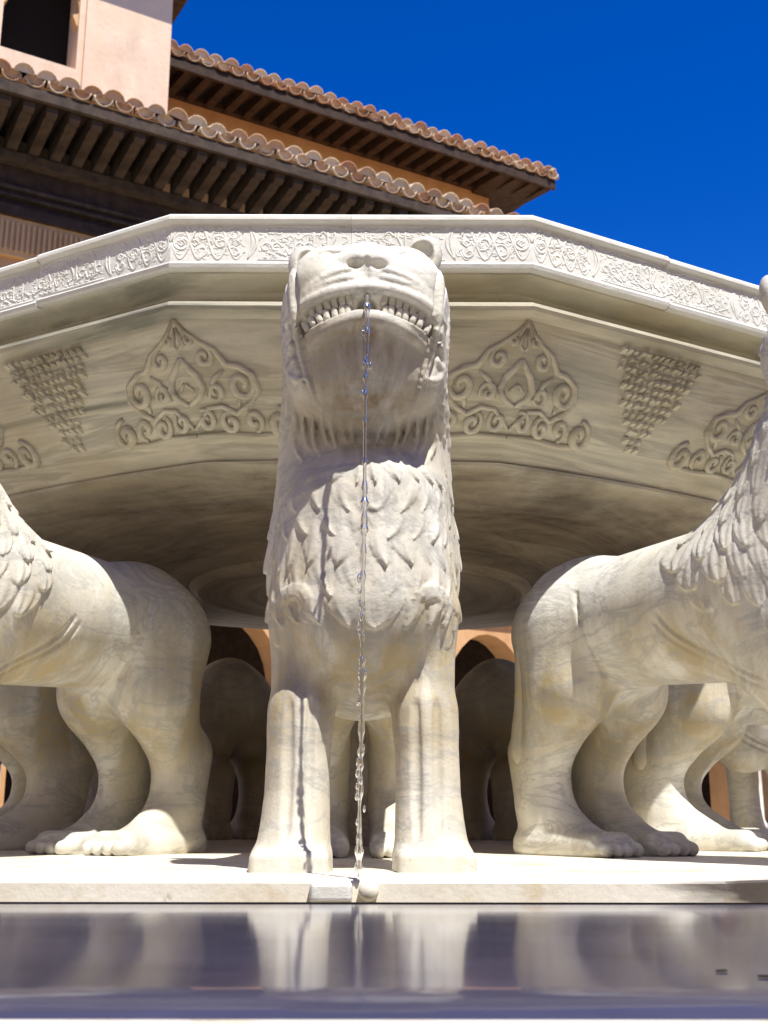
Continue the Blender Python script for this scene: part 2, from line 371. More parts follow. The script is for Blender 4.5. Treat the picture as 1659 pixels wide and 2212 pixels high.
#==LION==
# ------------------------------------------------------------------ the lion
# local frame: -y forward (out of the fountain), z up, origin on the plinth under the middle of the body
def sculpt_lion(h):
    F = Field((-.185, -.60, -.012), (.185, .54, 1.0), h)
    f = lambda x, u, z: (x, -u, z)
    # trunk
    F.cap(f(0, -.26, .455), f(0, .22, .45), .125, .148, .03)
    F.ell(f(0, -.27, .44), (.122, .168, .163), .04)
    F.ell(f(0, .27, .44), (.138, .165, .205), .04)
    F.cap(f(0, .345, .385), f(0, .358, .525), .132, .116, .025, sc=(.95, 1, 1))
    F.ell(f(0, .285, .345), (.120, .105, .125), .04)
    F.cap(f(0, .19, .50), f(0, .345, .68), .084, .080, .05, sc=(.68, 1, 1))
    F.cap(f(0, .29, .50), f(0, .365, .74), .088, .080, .04, sc=(.70, 1, 1))
    for sg in (-1, 1):
        # fore legs
        F.cap(f(sg*.083, .330, .36), f(sg*.091, .356, .20), .060, .046, .025, sc=(1.05, .9, 1))
        F.cap(f(sg*.093, .356, .22), f(sg*.096, .364, .035), .046, .048, .015, sc=(1, .85, 1))
        F.cap(f(sg*.097, .366, .075), f(sg*.101, .385, -.005), .044, .058, .012, sc=(1, .82, 1))
        F.box(f(sg*.101, .395, .008), (.054, .062, .020), .010, .016)
        for t in range(3):
            x = sg*.101+(t-1)*.026
            F.cap(f(x, .46, .03), f(x, .468, -.004), .0035, .003, .006, cut=True)
        # hind legs
        F.cap(f(sg*.062, -.285, .44), f(sg*.075, -.265, .32), .105, .084, .04, sc=(1.15, .85, 1))
        F.cap(f(sg*.075, -.26, .33), f(sg*.072, -.355, .19), .086, .060, .03, sc=(1.25, .9, 1))
        F.cap(f(sg*.070, -.37, .205), f(sg*.070, -.345, .05), .058, .055, .02, sc=(1.12, .78, 1))
        F.box(f(sg*.072, -.27, .018), (.052, .135, .028), .024, .02)
        F.cap(f(sg*.070, -.36, .10), f(sg*.071, -.24, .03), .046, .038, .02)
        for t in range(4):
            x = sg*.072+(t-1.5)*.025
            F.cap(f(x, -.16, .018), f(x, -.128, .013), .017, .014, .004)
    # head
    F.box(f(0, .415, .785), (.118, .100, .135), .065, .02)
    F.box(f(0, .455, .806), (.113, .098, .078), .055, .02)
    F.ell(f(0, .425, .755), (.117, .117, .135), .012)
    F.ell(f(0, .45, .770), (.113, .112, .035), .015)
    for sg in (-1, 1):
        F.ell(f(sg*.062, .475, .835), (.052, .070, .040), .02)       # whisker pads
        F.ell(f(sg*.088, .395, .83), (.042, .085, .07), .02)         # cheeks
        F.ell(f(sg*.058, .43, .900), (.038, .045, .018), .015)       # brows
    F.ell(f(0, .44, .880), (.042, .10, .033), .02)                   # bridge of the nose
    F.ell(f(0, .530, .860), (.042, .028, .018), .012)                # nose tip
    F.base = F.v.copy()
    # mouth slit, an arch across the muzzle
    def arch(z0, drop, w, n=17, off=0.0):
        P = []
        for i in range(n):
            x = -w+2*w*i/(n-1); z = z0-drop*(abs(x)/w)**2.0
            q = F.front(x, z, off)
            if q is not None: P.append(q)
        return P
    slit = arch(.790, .036, .106, off=.005)
    F.slit = slit
    for i in range(len(slit)-1):
        e = [abs(slit[j][0])/.106 for j in (i, i+1)]; F.cap(slit[i], slit[i+1], .0165-.006*e[0]**2, .0165-.006*e[1]**2, .004, cut=True)
    F.base2 = F.v.copy()
    up = arch(.8135, .036, .112, 31, off=.003); F.chain(up, [.007]*len(up), .005)
    lo = arch(.7635, .046, .110, 31, off=.004)
    F.chain(lo, [.0085-.002*abs(i/(len(lo)-1)*2-1) for i in range(len(lo))], .005)
    for z0, dr, w_, r in ((.829, .045, .117, .0045), (.844, .062, .118, .0042)):
        L = arch(z0, dr, w_, 31, off=.001)
        L1 = [q for q in L if abs(q[0]) > .018]
        for sg in (-1, 1):
            LL = [q for q in L1 if q[0]*sg > 0]
            F.chain(LL, [r]*len(LL), .004)
    # mouth corner folds and jowl line
    for sg in (-1, 1):
        P = []
        for t in np.linspace(0, 1, 16):
            a = R_(80-190*t); x = sg*(.094+.022*math.cos(a)); z = .725+.035*math.sin(a)
            q = F.front(x, z)
            if q is not None: P.append(q)
        F.chain(P, [.0045]*len(P), .004)
        for o_, rr_, ct_ in ((0, .0045, True), (-.011, .0045, False), (-.021, .0035, True)):
            P2 = [F.front(sg*(.1195+o_*.75-.034*t**2.5), .895+o_*.8-.215*t) for t in np.linspace(0, 1, 22)]; P2 = [q for q in P2 if q is not None]; F.chain(P2, [rr_*(.35+.65*math.sin(math.pi*i/(len(P2)-1))) for i in range(len(P2))], .005, cut=ct_)
        for u0 in (.34, .365, .39):
            P = []
            for t in np.linspace(0, 1, 12):
                z = .90-.26*t; u = u0+.07*math.sin(t*3.1)
                q = F.side(-u, z, sg)
                if q is not None: P.append(q)
            F.chain(P, [.0045]*len(P), .005)
    # nostrils, philtrum
    for sg in (-1, 1):
        q = F.front(sg*.018, .850); F.ell(q+[0, .0, -.002], (.011, .012, .006), .004, cut=True)
    P = [F.front(0, z) for z in np.linspace(.855, .822, 5)]; F.chain(P, [.0035]*5, .003, cut=True)
    # spout hole
    q = F.front(0, .79); F.cap(q+[0, .05, 0], q+[0, -.02, 0], .014, .014, .004, cut=True)
    F.ell(f(0, .475, .792), (.02, .035, .016), .006)
    # eye sockets
    for sg in (-1, 1):
        q = F.front(sg*.060, .885); F.ell(q+[0, .004, 0], (.020, .014, .013), .006, cut=True)
    # ---- carved mane: rows of overlapping flame locks, cut continuously into neck, shoulders and breast
    bi = np.argwhere(np.abs(F.v) < .016)
    px_, py_, pz_ = [F.lo[i]+bi[:, i]*h for i in range(3)]
    cen = .285+np.clip((pz_-.55)/.25, 0, 1)*.075
    u_ = -py_; th = np.arctan2(px_, u_-cen); arc = th*.135
    wob = .006*np.sin(arc*23+pz_*9)+.004*np.sin(pz_*31+arc*11)
    arc2 = arc+wob; zz_ = pz_+.005*np.sin(arc*37+1.3)+.004*np.sin(pz_*40+arc*17)
    def locks(Hh, Wd, curve, amp, point, strands, seed, front):
        hgt = np.zeros(len(bi))
        for k in (0, 1, 2):
            b_ = (.93-zz_)/Hh; i_ = np.floor(b_)-k; t_ = (b_-i_)/2.15; tc = np.clip(t_, 0, 1)
            rnd = np.sin(i_*12.9898+seed)*43758.5453; rnd = rnd-np.floor(rnd)
            c_ = arc2/Wd+.5*np.mod(i_, 2)+.3*rnd
            flip = np.where(np.mod(i_, 3) == 1, -.55, 1.0) if front else 1.0
            sgn = np.where(arc > 0, 1, -1)*np.clip(np.abs(arc)/.012, 0, 1)*flip
            c_ = c_-sgn*(curve*np.sin(t_*2.8)+.10*t_)
            j_ = np.floor(c_+.5); p_ = c_-j_
            hs_ = np.sin(i_*78.233+j_*37.719+seed)*43758.5453; hs_ = hs_-np.floor(hs_)
            wt = .60*np.clip(1-(np.clip(t_-.38, 0, 1)/.62)**point, 0, 1)**(.5 if not front else .75)*(.9+.2*hs_)
            q_ = np.abs(p_)/np.maximum(wt, 1e-3); inside_ = (q_ < 1) & (t_ > 0) & (t_ < .97+.06*hs_)
            zc = .93-(i_+1.1)*Hh; ac = (j_-.5*np.mod(i_, 2))*Wd; thc = ac/.135
            if front: ok = (zc > .365) & (zc < .615)
            else:
                ok = (zc > .36+.10*np.clip((np.abs(thc)-.9)/1.2, 0, 1)) & (zc < .90) & (np.abs(thc) < 2.62-.72*np.clip((.62-zc)/.25, 0, 1))
                ok &= ~((zc > .605) & (np.abs(thc) < 1.3))
            ht = amp*((.0012+.0082*tc**1.3)*(1-.72*np.clip(q_, 0, 1)**2.2)*(.75+.5*hs_)+.0013*np.cos(p_/np.maximum(wt, .15)*math.pi*strands)*np.clip(t_*2-.1, 0, 1))
            hgt = np.where(inside_ & ok, np.maximum(ht, .0003), hgt)
        return hgt
    ath = np.abs(th); wf = np.clip((1.12-ath)/.30, 0, 1)
    hgt = locks(.047, .041, .34, .85, 2.2, 3, 4.1, False)*(1-wf)*(1-.6*np.exp(-((ath-1.45)/.32)**2))+locks(.042, .029, .75, .62, 1.5, 2, 7.7, True)*wf
    F.v[bi[:, 0], bi[:, 1], bi[:, 2]] -= hgt.astype(np.float32)
    F.base = F.v.copy()
    def lock(path, r, proj, groove=True):
        P = [proj(*p) for p in path]; P = [p for p in P if p is not None]
        if len(P) < 3: return
        n = len(P)
        for i in range(n-1):
            if np.linalg.norm(P[i+1]-P[i]) > .05: return
        rr = [r*(.35+.65*math.sin(math.pi*(i/(n-1))**.75)) for i in range(n)]
        F.chain(P, rr, .004)
    fr = lambda x, z: F.front(x, z)
    rs = np.random.RandomState(3)
    # chin fur
    for i in range(-7, 8):
        x = i*.0155
        zt = .662-.010*(i % 2)
        lock([(x*(1-.15*t)+.008*math.sin(3*t)*np.sign(x), zt-.045*t-1.2*x*x*t) for t in np.linspace(0, 1, 5)], .0036, fr)
    def tuft(c0, c1, ln, bend, proj, w_=.0095, r=.0060, sg=1, slant=0.0):
        for j in (-1, 0, 1):
            path = []
            for t in np.linspace(0, 1, 8):
                path.append((c0+j*w_*(1-t)**.8+bend*math.sin(t*1.9)*1.0+slant*t, c1-ln*t+(.006 if j == 0 else 0)*(1-t)))
            P = [proj(*p) for p in path]; P = [p for p in P if p is not None]
            if len(P) < 6 or max(np.linalg.norm(P[i+1]-P[i]) for i in range(len(P)-1)) > .04: continue
            n = len(P); F.chain(P, [r*(1-.62*(i/(n-1))**1.5) for i in range(n)], .0025)
    for sg in (-1, 1):
        for k in range(3):
            a0 = .030-.0085*k
            lock([(sg*.100+a0*math.sin(t), .372+a0*math.cos(t)) for t in np.linspace(-1.5, 2.6, 11)], .0050, fr)
    for sg in (-1, 1):
        for dx_ in (-.019, .012):
            P = [F.front(sg*.094+sg*dx_, z) for z in np.linspace(.235, .045, 26)]
            P = [p for p in P if p is not None]; F.chain(P, [.0034*math.sin(math.pi*(i+.5)/len(P))**.6 for i in range(len(P))], .009, cut=True)
    # incised haunch and shoulder curves
    for sg in (-1, 1):
        sd_ = lambda u, z: F.side(-u, z, sg)
        for off in (0, .016):
            P = [sd_(u, z) for u, z in [(.07-off-.045*math.sin(t*2.4)+.24*t*t, .50-.21*t-off*.6) for t in np.linspace(.34, 1, 22)]]
            P = [p for p in P if p is not None and p[0]*sg > .03]; F.chain(P, [.0032*math.sin(math.pi*(i+.5)/len(P))**.5 for i in range(len(P))], .008, cut=True)
        P = [sd_(u, z) for u, z in [(-.17+.03*math.sin(t*3), .50-.24*t) for t in np.linspace(0, 1, 10)]]
        P = [p for p in P if p is not None and p[0]*sg > .03]; F.chain(P, [.0036]*len(P), .008, cut=True)
    return F

F = sculpt_lion(.0027)
V, Q = F.extract()
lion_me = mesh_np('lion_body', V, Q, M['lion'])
# parts
def part_field(lo, hi, h, fn, name, mat):
    P = Field(lo, hi, h); fn(P); v, q = P.extract(); return mesh_np(name, v, q, mat)
def ear_fn(P):
    P.ell((0, 0, 0), (.034, .022, .046), .004); P.ell((0, -.016, -.004), (.022, .016, .032), .006, cut=True)
ear_me = part_field((-.05, -.04, -.06), (.05, .04, .06), .0028, ear_fn, 'lion_ear', M['lion'])
def eye_fn(P):
    P.ell((0, 0, 0), (.013, .010, .010), .002)
eye_me = part_field((-.02, -.02, -.02), (.02, .02, .02), .0018, eye_fn, 'lion_eye', M['lion'])
def tooth_fn(P):
    P.box((0, 0, 0), (.0049, .006, .0088), .0035, .001)
tooth_me = part_field((-.01, -.01, -.018), (.01, .01, .018), .0018, tooth_fn, 'lion_tooth', M['lion'])
F.base = F.v
# tail: down over the left haunch (local -x)
tb = []
def top_z(x, y):
    i = int(round((x-F.lo[0])/F.h)); j = int(round((y-F.lo[1])/F.h)); c_ = np.nonzero(F.v[i, j] < 0)[0]; return F.lo[2]+c_[-1]*F.h
path = [np.array([x, y, top_z(x, y)-.004]) for x, y in ((.0, .30), (-.028, .30), (-.052, .295), (-.074, .292), (-.092, .29))]
for z, u in ((.545, -.295), (.52, -.305), (.48, -.315), (.44, -.325), (.40, -.335), (.36, -.345), (.32, -.355), (.28, -.365), (.25, -.375), (.22, -.38), (.19, -.375), (.165, -.365)):
    q = F.side(-u, z, -1)
    if q is not None: path.append(q+[.009, 0, 0])
for _ in range(6): path = [path[0]]+[(path[i-1]+2*path[i]+path[i+1])/4 for i in range(1, len(path)-1)]+[path[-1]]
n_ = len(path); tail_b = MB(); tail_b.tube([tuple(q) for q in path], [.006+.012*min(1, i/5)+.005*math.exp(-((i-n_+3)/1.6)**2)-(.016 if i == n_-1 else 0) for i in range(n_)], 12, 1.0)
tail_me = tail_b.mesh('lion_tail', M['lion'], True)
teeth = []
from itertools import product
sl_ = np.array(F.slit)
for row in (0, 1):
    for i in range(20):
        x = -.098+.196*i/19
        if abs(x) < .016: continue
        y = float(np.interp(x, sl_[:, 0], sl_[:, 1])); z = float(np.interp(x, sl_[:, 0], sl_[:, 2]))
        j_ = rng.uniform
        teeth.append((x+j_(-.0012, .0012), y+.0095+(0 if row else .001)+j_(-.001, .001), z+(.0105 if row == 0 else -.0072)*(1-.35*(abs(x)/.1)**2)+j_(-.0015, .0015), j_(-.14, .14)))
eye_pos = {}
for sg in (-1, 1):
    q = F.front(sg*.060, .885); eye_pos[sg] = tuple(q+[0, .003, 0])
def add_lion(label, ang, dx=0.0, tw=0.0, rad=1.2):
    a = R_(ang)
    loc = (rad*math.sin(a)+dx*math.cos(a), -rad*math.cos(a)+dx*math.sin(a), 0)
    t = thing('lion_statue', label, 'lion statue', loc, a+tw, 'marble lions around the fountain')
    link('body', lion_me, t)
    for sg in (-1, 1):
        link('ear', ear_me, t, (sg*.090, -.345, .936 if sg < 0 else .957), (R_(-8), R_(sg*22), R_(sg*-12)))
        link('eye', eye_me, t, eye_pos[sg])
    link('tail', tail_me, t)
    if abs(ang) <= 60 or abs(ang) == 330:
        for x, y, z, tl_ in teeth:
            link('tooth', tooth_me, t, (x, y, z), (0, R_(x*260)+tl_, R_(x*320)))
    return t
add_lion('pale marble lion in the middle facing out, water falling from its mouth', 0, .022, .024)
add_lion('marble lion right of the middle one, cut by the right frame edge, dark mane tufts', 30, 0, .022, 1.268)
add_lion('marble lion left of the middle one, cut by the left frame edge, lit shoulder', -30, 0, .035, 1.195)
add_lion('shaded marble lion second to the right, its lit hind paw under the right belly', 60)
add_lion('shaded marble lion second to the left, seen below the left lion belly', -60)
add_lion('marble lion third to the right, far behind the right lion', 90)
add_lion('marble lion third to the left, almost hidden in shade', -90)
add_lion('dark lion seen from behind on the far side, rear right', 120)
add_lion('dark lion seen from behind on the far side, rear left', -120)
add_lion('dark lion rump in the gap right of the middle lion', 150)
add_lion('dark lion rump in the gap left of the middle lion', -150)
add_lion('dark lion straight behind the middle lion, glimpsed between its legs', 180)

# water jet
wj = MB(); P = []; Rr = []
LIPY = -1.2+min(F.front(0, z_)[1] for z_ in (.74, .75, .76, .77))+.012
rs = np.random.RandomState(11)
z = .792; y0 = -1.695
ts = np.linspace(0, 1, 260)
drops = []
blobs = [(rs.rand()**.8, rs.uniform(.003, .012), rs.uniform(.0008, .0028)) for _ in range(60)]
for t in ts:
    zz = .797-.795*t
    yy = LIPY-.022*min(1, (t/.035))-.030*math.sqrt(max(t, 0))
    P.append((.036-.006*t+.0006*math.sin(t*19), yy, zz))
    Rr.append(max(.0015, .0026-.0008*t+sum(a_*math.exp(-((t-c_)/w_)**2) for c_, w_, a_ in blobs)*.8))
Rr[0] = .006
wj.tube(P, Rr, 8)
for k in range(34):
    t = rs.rand()**.8; zz = .78-.77*t; yy = LIPY-.022-.030*math.sqrt(t)
    c = (.036-.006*t+rs.uniform(-.006, .006), yy+rs.uniform(-.006, .006), zz); r = rs.uniform(.0012, .0028)
    wj.tube([(c[0], c[1], c[2]-r*2.2), (c[0], c[1], c[2]-r), (c[0], c[1], c[2]+r), (c[0], c[1], c[2]+r*2.6)], [r*.3, r, r*.9, r*.2], 6)
wj.link('water_jet', M['clear'], None, True, label="thin beaded thread of water falling from the middle lion's mouth", category='water jet')

# ------------------------------------------------------------------ the basin
def dodeca(r, ang, k):
    """radius at angle for apothem r; k=0 polygon, 1 circle"""
    s = R_(30); loc = (ang+s/2) % s - s/2
    return r*((1-k)/math.cos(loc)+k*1.0)
prof_bowl = [  # apothem, z, roundness
    (1.262, 1.074, 0), (1.262, 1.066, 0), (1.236, 1.064, 0), (1.198, 1.056, 0), (1.180, 1.042, 0), (1.182, 1.026, 0), (1.200, 1.014, 0), (1.236, 1.009, 0),
    (1.268, 1.007, 0), (1.275, 1.003, 0), (1.276, .996, 0), (1.272, .989, 0), (1.258, .985, 0), (1.250, .980, 0), (1.247, .972, 0),
    (1.236, .955, 0), (1.222, .93, 0), (1.205, .90, .0), (1.186, .87, .03), (1.163, .84, .08), (1.139, .81, .12), (1.118, .786, .18), (1.098, .762, .28), (1.090, .752, .34), (1.096, .749, .36), (1.095, .743, .40), (1.080, .739, .46),
    (1.04, .734, .7), (.98, .729, .95), (.93, .726, 1), (.85, .718, 1), (.75, .708, 1), (.60, .698, 1), (.48, .692, 1), (.47, .680, 1), (.455, .672, 1), (.0001, .672, 1)]
basin = thing('fountain_basin', 'great twelve-sided marble basin carved with arabesques, resting above the ring of lions', 'fountain basin')
def lathe(prof, nseg, a0=0., a1=360., close=True):
    V = []; Q = []
    N = nseg if close else nseg+1
    for (r, z, k) in prof:
        for i in range(N):
            a = R_(a0+(a1-a0)*i/nseg); rr = dodeca(r, a, k)
            V.append((rr*math.sin(a), -rr*math.cos(a), z))
    for j in range(len(prof)-1):
        for i in range(nseg):
            i2 = (i+1) % N
            Q.append((j*N+i, j*N+i2, (j+1)*N+i2, (j+1)*N+i))
    return V, Q
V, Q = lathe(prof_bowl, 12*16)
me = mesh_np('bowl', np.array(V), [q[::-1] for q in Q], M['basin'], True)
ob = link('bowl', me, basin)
es = ob.modifiers.new('edges', 'EDGE_SPLIT'); es.split_angle = R_(24)
# rim stones, each wrapping one corner, joints at mid side
rim_prof = [(1.262, 1.070), (1.272, 1.070), (1.277, 1.073), (1.279, 1.080), (1.275, 1.0835), (1.2745, 1.086), (1.2745, 1.162), (1.276, 1.1645), (1.2835, 1.1655), (1.2855, 1.168),
            (1.2855, 1.1745), (1.281, 1.180), (1.270, 1.181), (1.21, 1.181), (1.19, 1.179), (1.16, 1.13), (1.14, 1.07)]
def rim_stone(dz):
    V = []; F_ = []; n = 12
    for (r, z) in rim_prof:
        for i in range(n+1):
            a = R_(-14.99+29.98*i/n+15); 
            rr = dodeca(r, a, 0)
            a2 = a-R_(15); V.append((rr*math.sin(a2), -rr*math.cos(a2), z))
    N = n+1; m = len(rim_prof)
    for j in range(m-1):
        for i in range(n): F_.append((j*N+i, j*N+i+1, (j+1)*N+i+1, (j+1)*N+i))
    for i in range(n): F_.append(((m-1)*N+i, (m-1)*N+i+1, i+1, i))
    F_.append(tuple(j*N for j in range(m))); F_.append(tuple(j*N+n for j in range(m))[::-1])
    return mesh_np('rim_stone', np.array(V), F_, M['rim'], False)
rim_me = rim_stone(0)

def side_pt(s_, r, z, h=0.0):
    """point near a corner (corner at angle 0): s_ signed distance along the faces, apothem r, proud by h"""
    half = r*math.tan(R_(15)); sg = 1 if s_ >= 0 else -1
    th = R_(15)*sg; nrm = (math.sin(th), -math.cos(th)); tng = (math.cos(th), math.sin(th))
    d = s_-sg*half          # distance from the middle of that face
    return (nrm[0]*(r+h)+tng[0]*d, nrm[1]*(r+h)+tng[1]*d, z)
def spiral(cx, cy, r, a0, turns, sg=1, n=22, k=.18):
    return [(cx+r*(1-(1-k)*t)*math.cos(a0+sg*turns*2*math.pi*t), cy+r*(1-(1-k)*t)*math.sin(a0+sg*turns*2*math.pi*t)) for t in np.linspace(0, 1, n)]
def carve(mb, strokes, r_of, rad, sq=.7, gain=1.0):
    for st in strokes:
        pts, rr = st if isinstance(st, tuple) else (st, rad)
        rr = rr*gain
        P = [side_pt(x, r_of(z), z, .0) for x, z in pts]
        N = [Vector((math.sin(R_(15)*(1 if x >= 0 else -1)), -math.cos(R_(15)), .0)) for x, z in pts]
        n = len(P); mb.tube(P, [rr*(.55+.45*math.sin(math.pi*min(1, max(0, i/(n-1))))) for i in range(n)], 6, sq, N)
# frieze: corner medallion plus inscription band, z 1.088..1.160
fz = lambda z: 1.2745
rs = np.random.RandomState(5)
med = MB(); st = []
for sg in (-1, 1):
    st += [spiral(sg*.022, 1.124, .020, R_(90), 1.3, sg), spiral(sg*.058, 1.139, .016, R_(200), 1.2, -sg), spiral(sg*.058, 1.107, .016, R_(160), 1.2, sg),
           spiral(sg*.092, 1.124, .017, R_(180), 1.3, -sg), spiral(sg*.120, 1.143, .012, R_(200), 1.1, sg), spiral(sg*.120, 1.104, .012, R_(150), 1.1, -sg)]
    st.append([(sg*(.001+.135*t), 1.124+.034*math.sin(t*12)) for t in np.linspace(0, 1, 30)])
    st.append([(sg*(.001+.135*t), 1.124-.034*math.sin(t*12)) for t in np.linspace(0, 1, 30)])
    for k in range(5):
        x = sg*(.02+.026*k); st.append([(x-sg*.008, 1.124), (x, 1.131), (x+sg*.008, 1.124), (x, 1.117), (x-sg*.008, 1.124)])
    e = sg*.146
    st.append([(e+sg*.008*math.sin(t*3.14159), 1.09+.068*t) for t in np.linspace(0, 1, 12)])
    st.append([(e+sg*.016*math.sin(t*3.14159), 1.09+.068*t) for t in np.linspace(0, 1, 12)])
rs2 = np.random.RandomState(9)
def ground_scrolls(a_, b_, n_, sides=(-1, 1)):
    out = []
    for _ in range(n_):
        sgx = sides[rs2.randint(len(sides))]; x = sgx*rs2.uniform(a_, b_); z = rs2.uniform(1.093, 1.156); r = rs2.uniform(.003, .0065); t0 = rs2.uniform(0, 6.3); sp_n = rs2.uniform(1.5, 4.2)
        pts_ = [(x+r*math.cos(t0+sp_n*t), z+r*math.sin(t0+sp_n*t)) for t in np.linspace(0, 1, 5)]
        if all(abs(p_[0]) > .003 and 1.090 < p_[1] < 1.159 and p_[0]*sgx > 0 for p_ in pts_): out.append((pts_, .0017))
    return out
carve(med, st+ground_scrolls(.006, .142, 170), fz, .0029, .5)
med_me = med.mesh('medallion_carving', M['rim'], True)
ins_mes = []
for sg in (-1, 1):
    ins = MB(); st = []; rs = np.random.RandomState(5+sg)
    # script-like strokes: tall uprights, bowls, sweeping tails and dots
    x = .172
    while x < .325:
        typ = rs.randint(0, 5); wd = rs.uniform(.009, .018)
        if typ == 0: st.append([(sg*x, 1.098+.052*t) for t in np.linspace(0, 1, 6)]); wd = .009
        elif typ == 1: st.append([(sg*(x+wd*t), 1.112-.014*math.sin(math.pi*t)+.004*t) for t in np.linspace(0, 1, 9)])
        elif typ == 2: st.append(spiral(sg*(x+.008), 1.115, .010, 0, .9, sg, 12, .6)); st.append([(sg*(x+.008+.02*t), 1.104-.008*t*t) for t in np.linspace(0, 1, 6)])
        elif typ == 3: st.append([(sg*(x+.004*math.sin(6*t)), 1.150-.045*t) for t in np.linspace(0, 1, 8)]); st.append([(sg*(x+wd*t), 1.104+.003*math.sin(7*t)) for t in np.linspace(0, 1, 7)])
        else: st.append([(sg*(x+wd*t), 1.137+.010*math.sin(math.pi*t)) for t in np.linspace(0, 1, 8)]); st.append([(sg*(x+.01+.003*math.cos(a)), 1.122+.003*math.sin(a)) for a in np.linspace(0, 6, 6)])
        if rs.rand() < .6: st.append([(sg*(x+.006), 1.152), (sg*(x+.010), 1.154), (sg*(x+.013), 1.151)])
        if rs.rand() < .6: st.append([(sg*(x+.004), 1.094), (sg*(x+.009), 1.0935), (sg*(x+.013), 1.096)])
        x += wd+.0015
    st.append([(sg*(.165+.165*t), 1.1585) for t in np.linspace(0, 1, 4)]); st.append([(sg*(.165+.165*t), 1.0895) for t in np.linspace(0, 1, 4)])
    carve(ins, st+ground_scrolls(.17, .33, 110, (sg,)), fz, .0028, .5)
    ins_mes.append(ins.mesh('inscription_carving', M['rim'], True))
# bowl panel: corner arabesque and mid-side honeycomb drop
pp = [(z, r) for r, z, k in prof_bowl if .78 < z < .985][::-1]
def panel_r(z): return float(np.interp(z, [q[0] for q in pp], [q[1] for q in pp]))
ar = MB(); st = []
for sg in (-1, 1):
    T = lambda x, y: (sg*x, y)
    st += [(spiral(sg*.168, .812, .026, R_(90 if sg > 0 else 90), 1.35, -sg), .0075),
           (spiral(sg*.118, .815, .018, R_(270), 1.2, sg), .0055), (spiral(sg*.073, .812, .019, R_(60), 1.3, sg), .0055), (spiral(sg*.026, .815, .018, R_(120), 1.25, -sg), .005),
           (spiral(sg*.108, .873, .028, R_(80), 1.4, -sg), .0065), (spiral(sg*.055, .862, .017, R_(200), 1.2, sg), .005),
           (spiral(sg*.045, .918, .018, R_(90), 1.3, -sg), .0055), (spiral(sg*.020, .947, .010, R_(90), 1.1, -sg), .0045)]
    st.append(([T(.19, .797), T(.15, .792), T(.11, .790), T(.06, .793), T(.001, .790)], .0055))
    st.append(([T(.001, .800), T(.035, .834), T(.062, .838), T(.088, .826), T(.118, .842), T(.138, .862), T(.132, .888), T(.108, .902), T(.085, .905), T(.066, .93), T(.045, .94), T(.022, .955), T(.001, .978)], .0055))
    st.append(([T(.001, .838), T(.022, .850), T(.033, .868), T(.024, .888), T(.012, .90), T(.001, .915)], .0060))
    st.append(([T(.001, .928), T(.010, .937), T(.001, .965)], .004))
    st.append(([T(.04, .85), T(.058, .882), T(.078, .896)], .005)); st.append(([T(.095, .838), T(.098, .85), T(.11, .853)], .005))
    st.append(([T(.014, .862), T(.001, .873)], .0045))
carve(ar, st, panel_r, .005, 1.1, 1.3)
ar_me = ar.mesh('arabesque_carving', M['basin'], True)
hc = MB()
nr = 12
for j in range(nr):
    z = .968-.0148*j; wdt = .108*(1-(j/nr)**1.25)+.006
    n = max(1, int(wdt*2/.0165))
    r = panel_r(z)
    for i in range(n):
        x = (i-(n-1)/2)*.0165+(.0041 if j % 2 else -.0041)
        ww = .0066*(.75+.5*rs.rand()); hh = .0054*(.8+.4*rs.rand()); dp = .012
        tilt = rs.uniform(-.006, .006); x += rs.uniform(-.003, .003); dp *= rs.uniform(.5, 1.3)
        V4 = [(x-ww, -(r-.004), z-hh), (x+ww, -(r-.004), z-hh+tilt*.3), (x+ww*.9, -(r+.004), z+hh), (x-ww*.9, -(r+.004), z+hh),
              (x-ww*.6, -(r+dp), z-hh*.2), (x+ww*.6, -(r+dp), z-hh*.2), (x+ww*.6, -(r+dp), z+hh*.8), (x-ww*.6, -(r+dp), z+hh*.8)]
        hc.add(V4, [(0, 1, 5, 4), (1, 2, 6, 5), (2, 3, 7, 6), (3, 0, 4, 7), (4, 5, 6, 7)])
# stem under the drop
hc_me = hc.mesh('honeycomb_carving', M['basin'], False)
for k in range(12):
    a = R_(30*k+15)
    o = link('rim_stone', rim_me, basin, (0, 0, [0, -.003, .0, .002, 0, -.002, .001, 0, .002, 0, -.0035, 0][k]), (0, 0, a)); 
    link('medallion_carving', med_me, o); [link('inscription_carving', q_, o) for q_ in ins_mes]
    link('arabesque_carving', ar_me, basin, (0, 0, 0), (0, 0, a))
    link('honeycomb_carving', hc_me, basin, (0, 0, 0), (0, 0, R_(30*k)))
# pedestal shaft
pv, pq = lathe([(.16, 0, 0), (.16, .06, 0), (.115, .09, .5), (.10, .12, 1), (.10, .56, 1), (.14, .62, 1), (.20, .672, 1)], 48)
link('pedestal', mesh_np('pedestal', np.array(pv), [q for q in pq], M['lion'], True), basin)

# ------------------------------------------------------------------ plinth, channel, ground
plinth = thing('fountain_plinth', 'low white marble plinth slab the lions stand on, stained in places, dark at its right end', 'plinth')
V, Q = lathe([(.0001, 0, 0), (1.2, 0, 0), (1.785, 0, 0), (1.797, -.0015, 0), (1.800, -.006, 0), (1.800, -.12, 0)], 12*8)
po = link('slab', mesh_np('slab', np.array(V), Q, M['plinth'], False), plinth)
mb = MB(); mb.box((-.030, -1.822, -.028), (.022, -1.795, -.003)); o = mb.link('outlet_block', M['rim'], plinth); bevel(o, .006, 3)
mb = MB(); mb.tube([(.042, -1.795, -.014), (.042, -1.816, -.014), (.042, -1.822, -.014)], [.012, .0125, .008], 14); mb.link('outlet_knob', M['plinth'], plinth, True)
